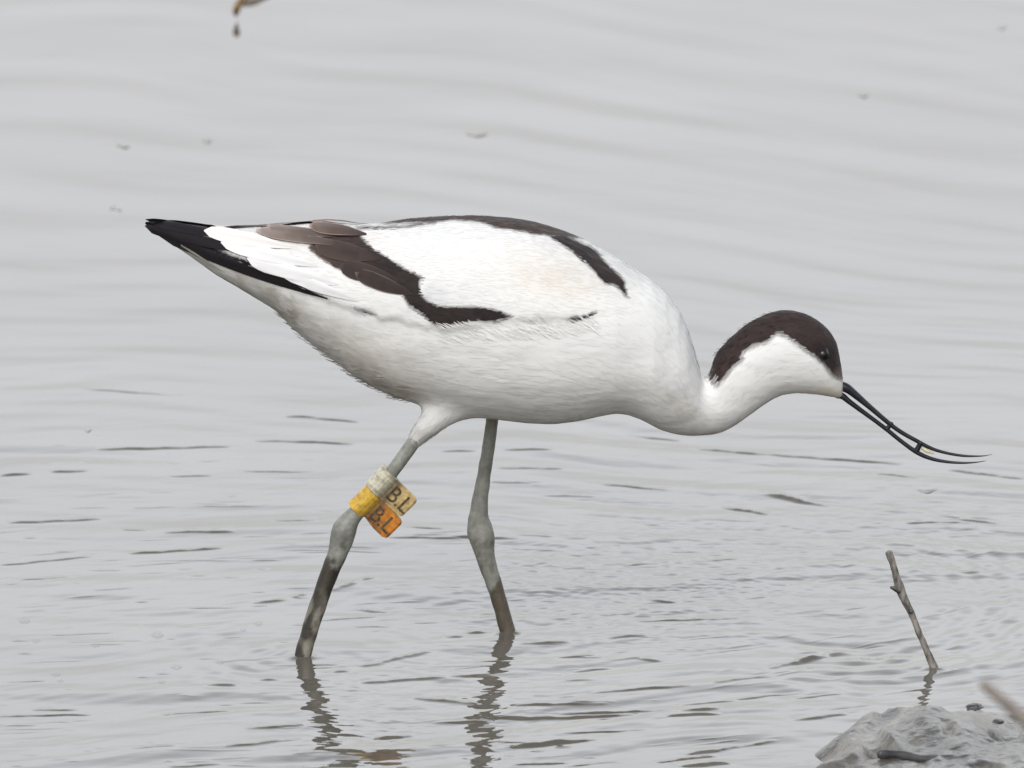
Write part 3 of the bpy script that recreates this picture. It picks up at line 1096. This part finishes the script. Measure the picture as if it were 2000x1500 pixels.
def flag(o_px, ulen, vlen, c_ring, c_tab, c_dirt, label, chip=False):
    o = at(*o_px, YL)
    rr = 21 * PXM
    th = 0.0010
    prof = []
    for k in range(13):                       # round the leg
        a = R(60 + 240 * k / 12)
        prof.append((rr + rr * math.cos(a), rr * math.sin(a)))
    e = ulen * PXM
    tab_y = 0.0022
    us = [2.25 * rr + (e - 0.0012 - 2.25 * rr) * k / 12 for k in range(13)]
    low = [(u_, tab_y - th) for u_ in us] + [(e, tab_y - th * .4)]
    up = [(e, tab_y + th * .4)] + [(u_, tab_y + th) for u_ in us[::-1]] + [(2.0 * rr, tab_y + th)]
    poly = prof + low + up
    n = len(poly)
    rows = 16
    Vv, Ff, Cc = [], [], []
    for j in range(rows + 1):
        t = j / rows
        for (u, w) in poly:
            uu = u
            if u > e - 0.004:                 # rounded corners
                r_ = 0.0026
                dv = min(t, 1 - t) * vlen * PXM
                if dv < r_:
                    uu = min(u, e - (r_ - math.sqrt(max(0, r_ * r_ - (r_ - dv) ** 2))))
            vv = t * vlen * PXM
            if chip and t > 0.9 and 0.011 < u < 0.018:
                vv -= 0.0012
            Vv.append(o + U * uu + W * w + Vd * vv)
            q = u / e
            ph = Vector((u * 260, t * 6, len(Cc) % 2 * 0.0 + o_px[0]))
            dirt = math.exp(-((u - 2.2 * rr) / 0.0026) ** 2) * 0.85 + max(0, mnoise.noise(ph)) * 0.8 + max(0, mnoise.noise(ph * 2.7)) * 0.5
            if chip:
                dirt += max(0, t - 0.62) * 2.2 * q * (1.2 - q)
                if u > 2.0 * rr: dirt += 0.12 + 0.25 * max(0, mnoise.noise(Vector((u * 500, t * 9, 4))))
            dirt = min(0.9, dirt)
            base = lin(c_ring) if u < 2.1 * rr else lin(c_tab)
            Cc.append(base * (1 - dirt) + lin(c_dirt) * dirt)
    for j in range(rows):
        for k in range(n):
            k2 = (k + 1) % n
            Ff.append((j * n + k, j * n + k2, (j + 1) * n + k2, (j + 1) * n + k))
    Ff.append(tuple(range(n)))
    Ff.append(tuple(range(rows * n, rows * n + n)))
    ob = mesh_obj('leg_flag', Vv, Ff, M_FLAG, bird, False, np.array(Cc))
    ob['label'] = label
    bm = bmesh.new()
    bm.from_mesh(ob.data)
    bmesh.ops.recalc_face_normals(bm, faces=bm.faces)
    bm.to_mesh(ob.data)
    bm.free()
    # lettering
    fc = bpy.data.curves.new('lettering', 'FONT')
    fc.body = 'B.L'
    fc.size = 0.0127
    fc.space_character = 0.98
    fc.extrude = 0.00012
    fc.offset = 0.00007
    to = bpy.data.objects.new('lettering', fc)
    COL.objects.link(to)
    dg = bpy.context.evaluated_depsgraph_get()
    tm = bpy.data.meshes.new_from_object(to.evaluated_get(dg))
    bpy.data.objects.remove(to)
    xs_ = [v.co.x for v in tm.vertices]
    cx = (max(xs_) + min(xs_)) / 2
    ys_ = [v.co.y for v in tm.vertices]
    cy = (max(ys_) + min(ys_)) / 2
    org = o + U * (71 * PXM) + Vd * (vlen * 0.50 * PXM) + W * (tab_y + th + 0.0001)
    for v in tm.vertices:
        v.co = org + U * ((v.co.x - cx) * 0.88) - Vd * (v.co.y - cy) + W * v.co.z
    tm.materials.clear()
    tm.materials.append(M_INK)
    lo = bpy.data.objects.new('lettering', tm)
    COL.objects.link(lo)
    put(lo, ob)


M_FLAG = mat_vcol('flag_plastic', 420, 0.42, 0.0002, 0.55)
flag((748, 908), 98, 50, (212, 208, 184), (208, 182, 126), (112, 90, 60), 'white plastic flag with dark letters, upper of the two on the leg')
flag((715.5, 946.5), 103, 51, (222, 180, 62), (226, 142, 40), (120, 88, 62), 'orange yellow plastic flag with dark letters, lower of the two on the leg', chip=True)

# ------------------------------------------------------------------ sticks
s0 = on_water(1826, 1308)
stick = empty('stick', s0)
tag(stick, 'thin grey broken stick standing upright in the water beyond the mud bank', 'stick')
rows = [(1736,1078,9.5),(1742,1096,7.5),(1750,1124,8.5),(1757,1146,11),(1765,1168,9),(1778,1194,8),(1795,1236,7.5),(1808,1266,7.5),(1818,1290,8.5),(1826,1308,10),(1836,1336,11)]
v, f = tube([pxrow(x, y, s0.y, r * 0.84) for x, y, r in rows], 6, 16, rough=0.22, rscale=260)
mesh_obj('stem', v, f, M_STICK, stick)
v, f = tube([pxrow(1758,1156,s0.y-.001,6), pxrow(1748,1150,s0.y-.001,4.5), pxrow(1739,1147,s0.y-.001,2)], 4, 10, rough=0.3, rscale=300)
mesh_obj('side_stub', v, f, M_STICKD, stick)
v, f = tube([pxrow(1776,1192,s0.y-.0018,3.5), pxrow(1781,1196,s0.y-.0022,4.5)], 3, 10)
mesh_obj('knot', v, f, M_STICKD, stick)

# stem standing up from the shore, close to the camera and out of focus
yq = -1.65
tip, low = at(1918, 1334, yq), at(2000, 1404, yq)
d = (low - tip).normalized()
b2 = tip + d * 0.58
st2 = empty('dead_stem', (b2.x, b2.y, b2.z))
tag(st2, 'pale blurred dead stem leaning in from the right edge in front of the mud bank', 'stem')
v, f = tube([(*(tip + d * q), r) for q, r in ((0, .0019), (.012, .0024), (.05, .0025), (.15, .0034), (.3, .004), (.58, .005))], 6, 14, rough=0.08, rscale=60)
mesh_obj('stalk', v, f, M_STICKT, st2)

# dark wet stick lying on the mud
def on_mud(px, py):
    d = ray(px, py)
    z = 0.0
    for _ in range(40):
        p = CAM + d * ((z - CAM.z) / d.z)
        z = 0.5 * z + 0.5 * max(0.0, mud_height(p.x, p.y))
    return p


rows = []
for (x, y, r) in ((1716,1478,8),(1740,1480,10),(1775,1483,9),(1800,1488,8.5),(1830,1489,9.5),(1860,1490,10.5),(1884,1494,9)):
    p = on_mud(x, y)
    rows.append([p.x, p.y, p.z + r * PXM * 0.5, r * PXM])
zt = np.polyfit(range(len(rows)), [r[2] for r in rows], 1)
for k in range(len(rows)):
    q = at(*((1716,1478),(1740,1480),(1775,1483),(1800,1488),(1830,1489),(1860,1490),(1884,1494))[k], rows[3][1] + 0.002 * (k - 3))
    rows[k][:3] = q
    rows[k][2] += 0.0015
v, f = tube(rows, 6, 14, rough=0.2, rscale=150)
o = mesh_obj('fallen_stick', v, f, M_STICKD)
tag(o, 'dark wet stick lying flat on the grey mud at the bottom edge', 'stick')

# dark lumps at the rim of the bank
for (x, y, r, lab) in ((1903, 1382, 13, 'dark rounded mud lump on the rim of the mud bank'), (1948, 1410, 9, 'small dark mud lump under the blurred pale stem')):
    p = on_mud(x, y)
    bm = bmesh.new()
    bmesh.ops.create_icosphere(bm, subdivisions=4, radius=1)
    V = []
    for vv in bm.verts:
        k = 1 + 0.3 * mnoise.noise(vv.co * 1.6 + Vector((x, 0, 0))) + 0.1 * mnoise.noise(vv.co * 5)
        V.append(Vector((vv.co.x * k * 1.3, vv.co.y * k * 1.4, vv.co.z * k * 0.6)) * r * PXM + p)
    F = [tuple(q.index for q in ff_.verts) for ff_ in bm.faces]
    bm.free()
    o = mesh_obj('mud_lump', V, F, M_STICKD)
    tag(o, lab, 'mud lump')

# brown weed hanging over the far water, its tip almost touching
yw = on_water(462, 40).y
weed = empty('drooping_weed', on_water(700, -60))
tag(weed, 'blurred brown dead weed drooping to the far water at the top edge', 'weed')
yb = on_water(700, -60).y
rows = []
for (x, y, wy, r) in ((461,29,30,3), (462,21,22,6), (464,11,13,8), (471,1,3,6), (486,-5,1,6), (540,-22,-17,5), (610,-38,-34,5), (670,-48,-46,5), (700,-60,-62,6)):
    yy = on_water(x, wy).y
    rows.append(pxrow(x, y, yy, r))
v, f = tube(rows, 6, 12, rough=0.3, rscale=120)
mesh_obj('stalk', v, f, M_WEED, weed)
v, f = merge([tube([pxrow(463, 14, yw, 7), pxrow(458 + 2 * k, 20 + 2 * k, yw - .003 + .003 * k, 4), pxrow(457 + 3 * k, 28 + 1 * k, yw - .004 + .004 * k, 1.5)], 4, 8) for k in range(3)])
mesh_obj('frond', v, f, M_WEED, weed)

# ------------------------------------------------------------------ small floating things
FL = [(932, 264, 46, 9, 'curled pale plant scrap floating on the far water, longest of the floating scraps'),
      (404, 275, 22, 7, 'small tan plant scrap floating just above the avocet tail, right of a greyer one'),
      (240, 287, 30, 7, 'grey plant scrap floating left of the small tan scrap'),
      (226, 408, 26, 6, 'faint grey scrap floating beside the tip of the avocet tail'),
      (1686, 187, 22, 8, 'small grey scrap floating on the far water above the avocet head'),
      (1957, 54, 24, 7, 'tiny greenish scrap floating in the top right corner'),
      (1812, 958, 40, 5, 'thin dark scrap floating below the tip of the bill'),
      (172, 842, 16, 4, 'tiny pale speck floating on the water left of the avocet belly')]
for (x, y, w, h, lab) in FL:
    p = on_water(x, y)
    rr = []
    for k in range(7):
        q = k / 6
        rr.append((p.x + (q - .5) * w * PXM * 1.1, p.y + 0.003 * math.sin(q * 5 + x), 0.0003 + 0.0005 * math.sin(q * math.pi), (0.12 + math.sin(q * math.pi) ** 0.7 * (0.75 + 0.4 * math.sin(q * 9 + x))) * h * PXM * 0.19))
    v, f = tube(rr, 4, 10, rough=0.5, rscale=300, seed=x)
    o = mesh_obj('floating_scrap', v, f, M_FLOAT)
    tag(o, lab, 'plant scrap', 'plant scraps floating on the water')

m, n, l, b = new_mat('bubble_film')
b.inputs['Base Color'].default_value = (0.5, 0.5, 0.48, 1)
b.inputs['Roughness'].default_value = 0.05
b.inputs['Alpha'].default_value = 0.12
M_BUB = m
for (x, y, r) in ((308, 1240, 13), (187, 1260, 10), (48, 1212, 12), (70, 1252, 10), (505, 1217, 8), (430, 1293, 10), (345, 1303, 12), (110, 1317, 10), (118, 1330, 7), (475, 1230, 7), (316, 1331, 8), (1690, 1284, 10), (1718, 1286, 8)):
    p = on_water(x, y)
    bm = bmesh.new()
    bmesh.ops.create_uvsphere(bm, u_segments=20, v_segments=12, radius=r * PXM)
    V = [Vector((v.co.x, v.co.y, v.co.z * 0.55)) + p for v in bm.verts]
    F = [tuple(q.index for q in g.verts) for g in bm.faces if min(v.co.z for v in g.verts) > -r * PXM * 0.3]
    bm.free()
    o = mesh_obj('bubble', V, F, M_BUB)
    tag(o, 'small clear bubble floating on the water near the stick' if x > 1000 else 'small clear bubble floating on the water left of the front leg', 'bubble', 'bubbles by the stick' if x > 1000 else 'bubbles left of the near leg')
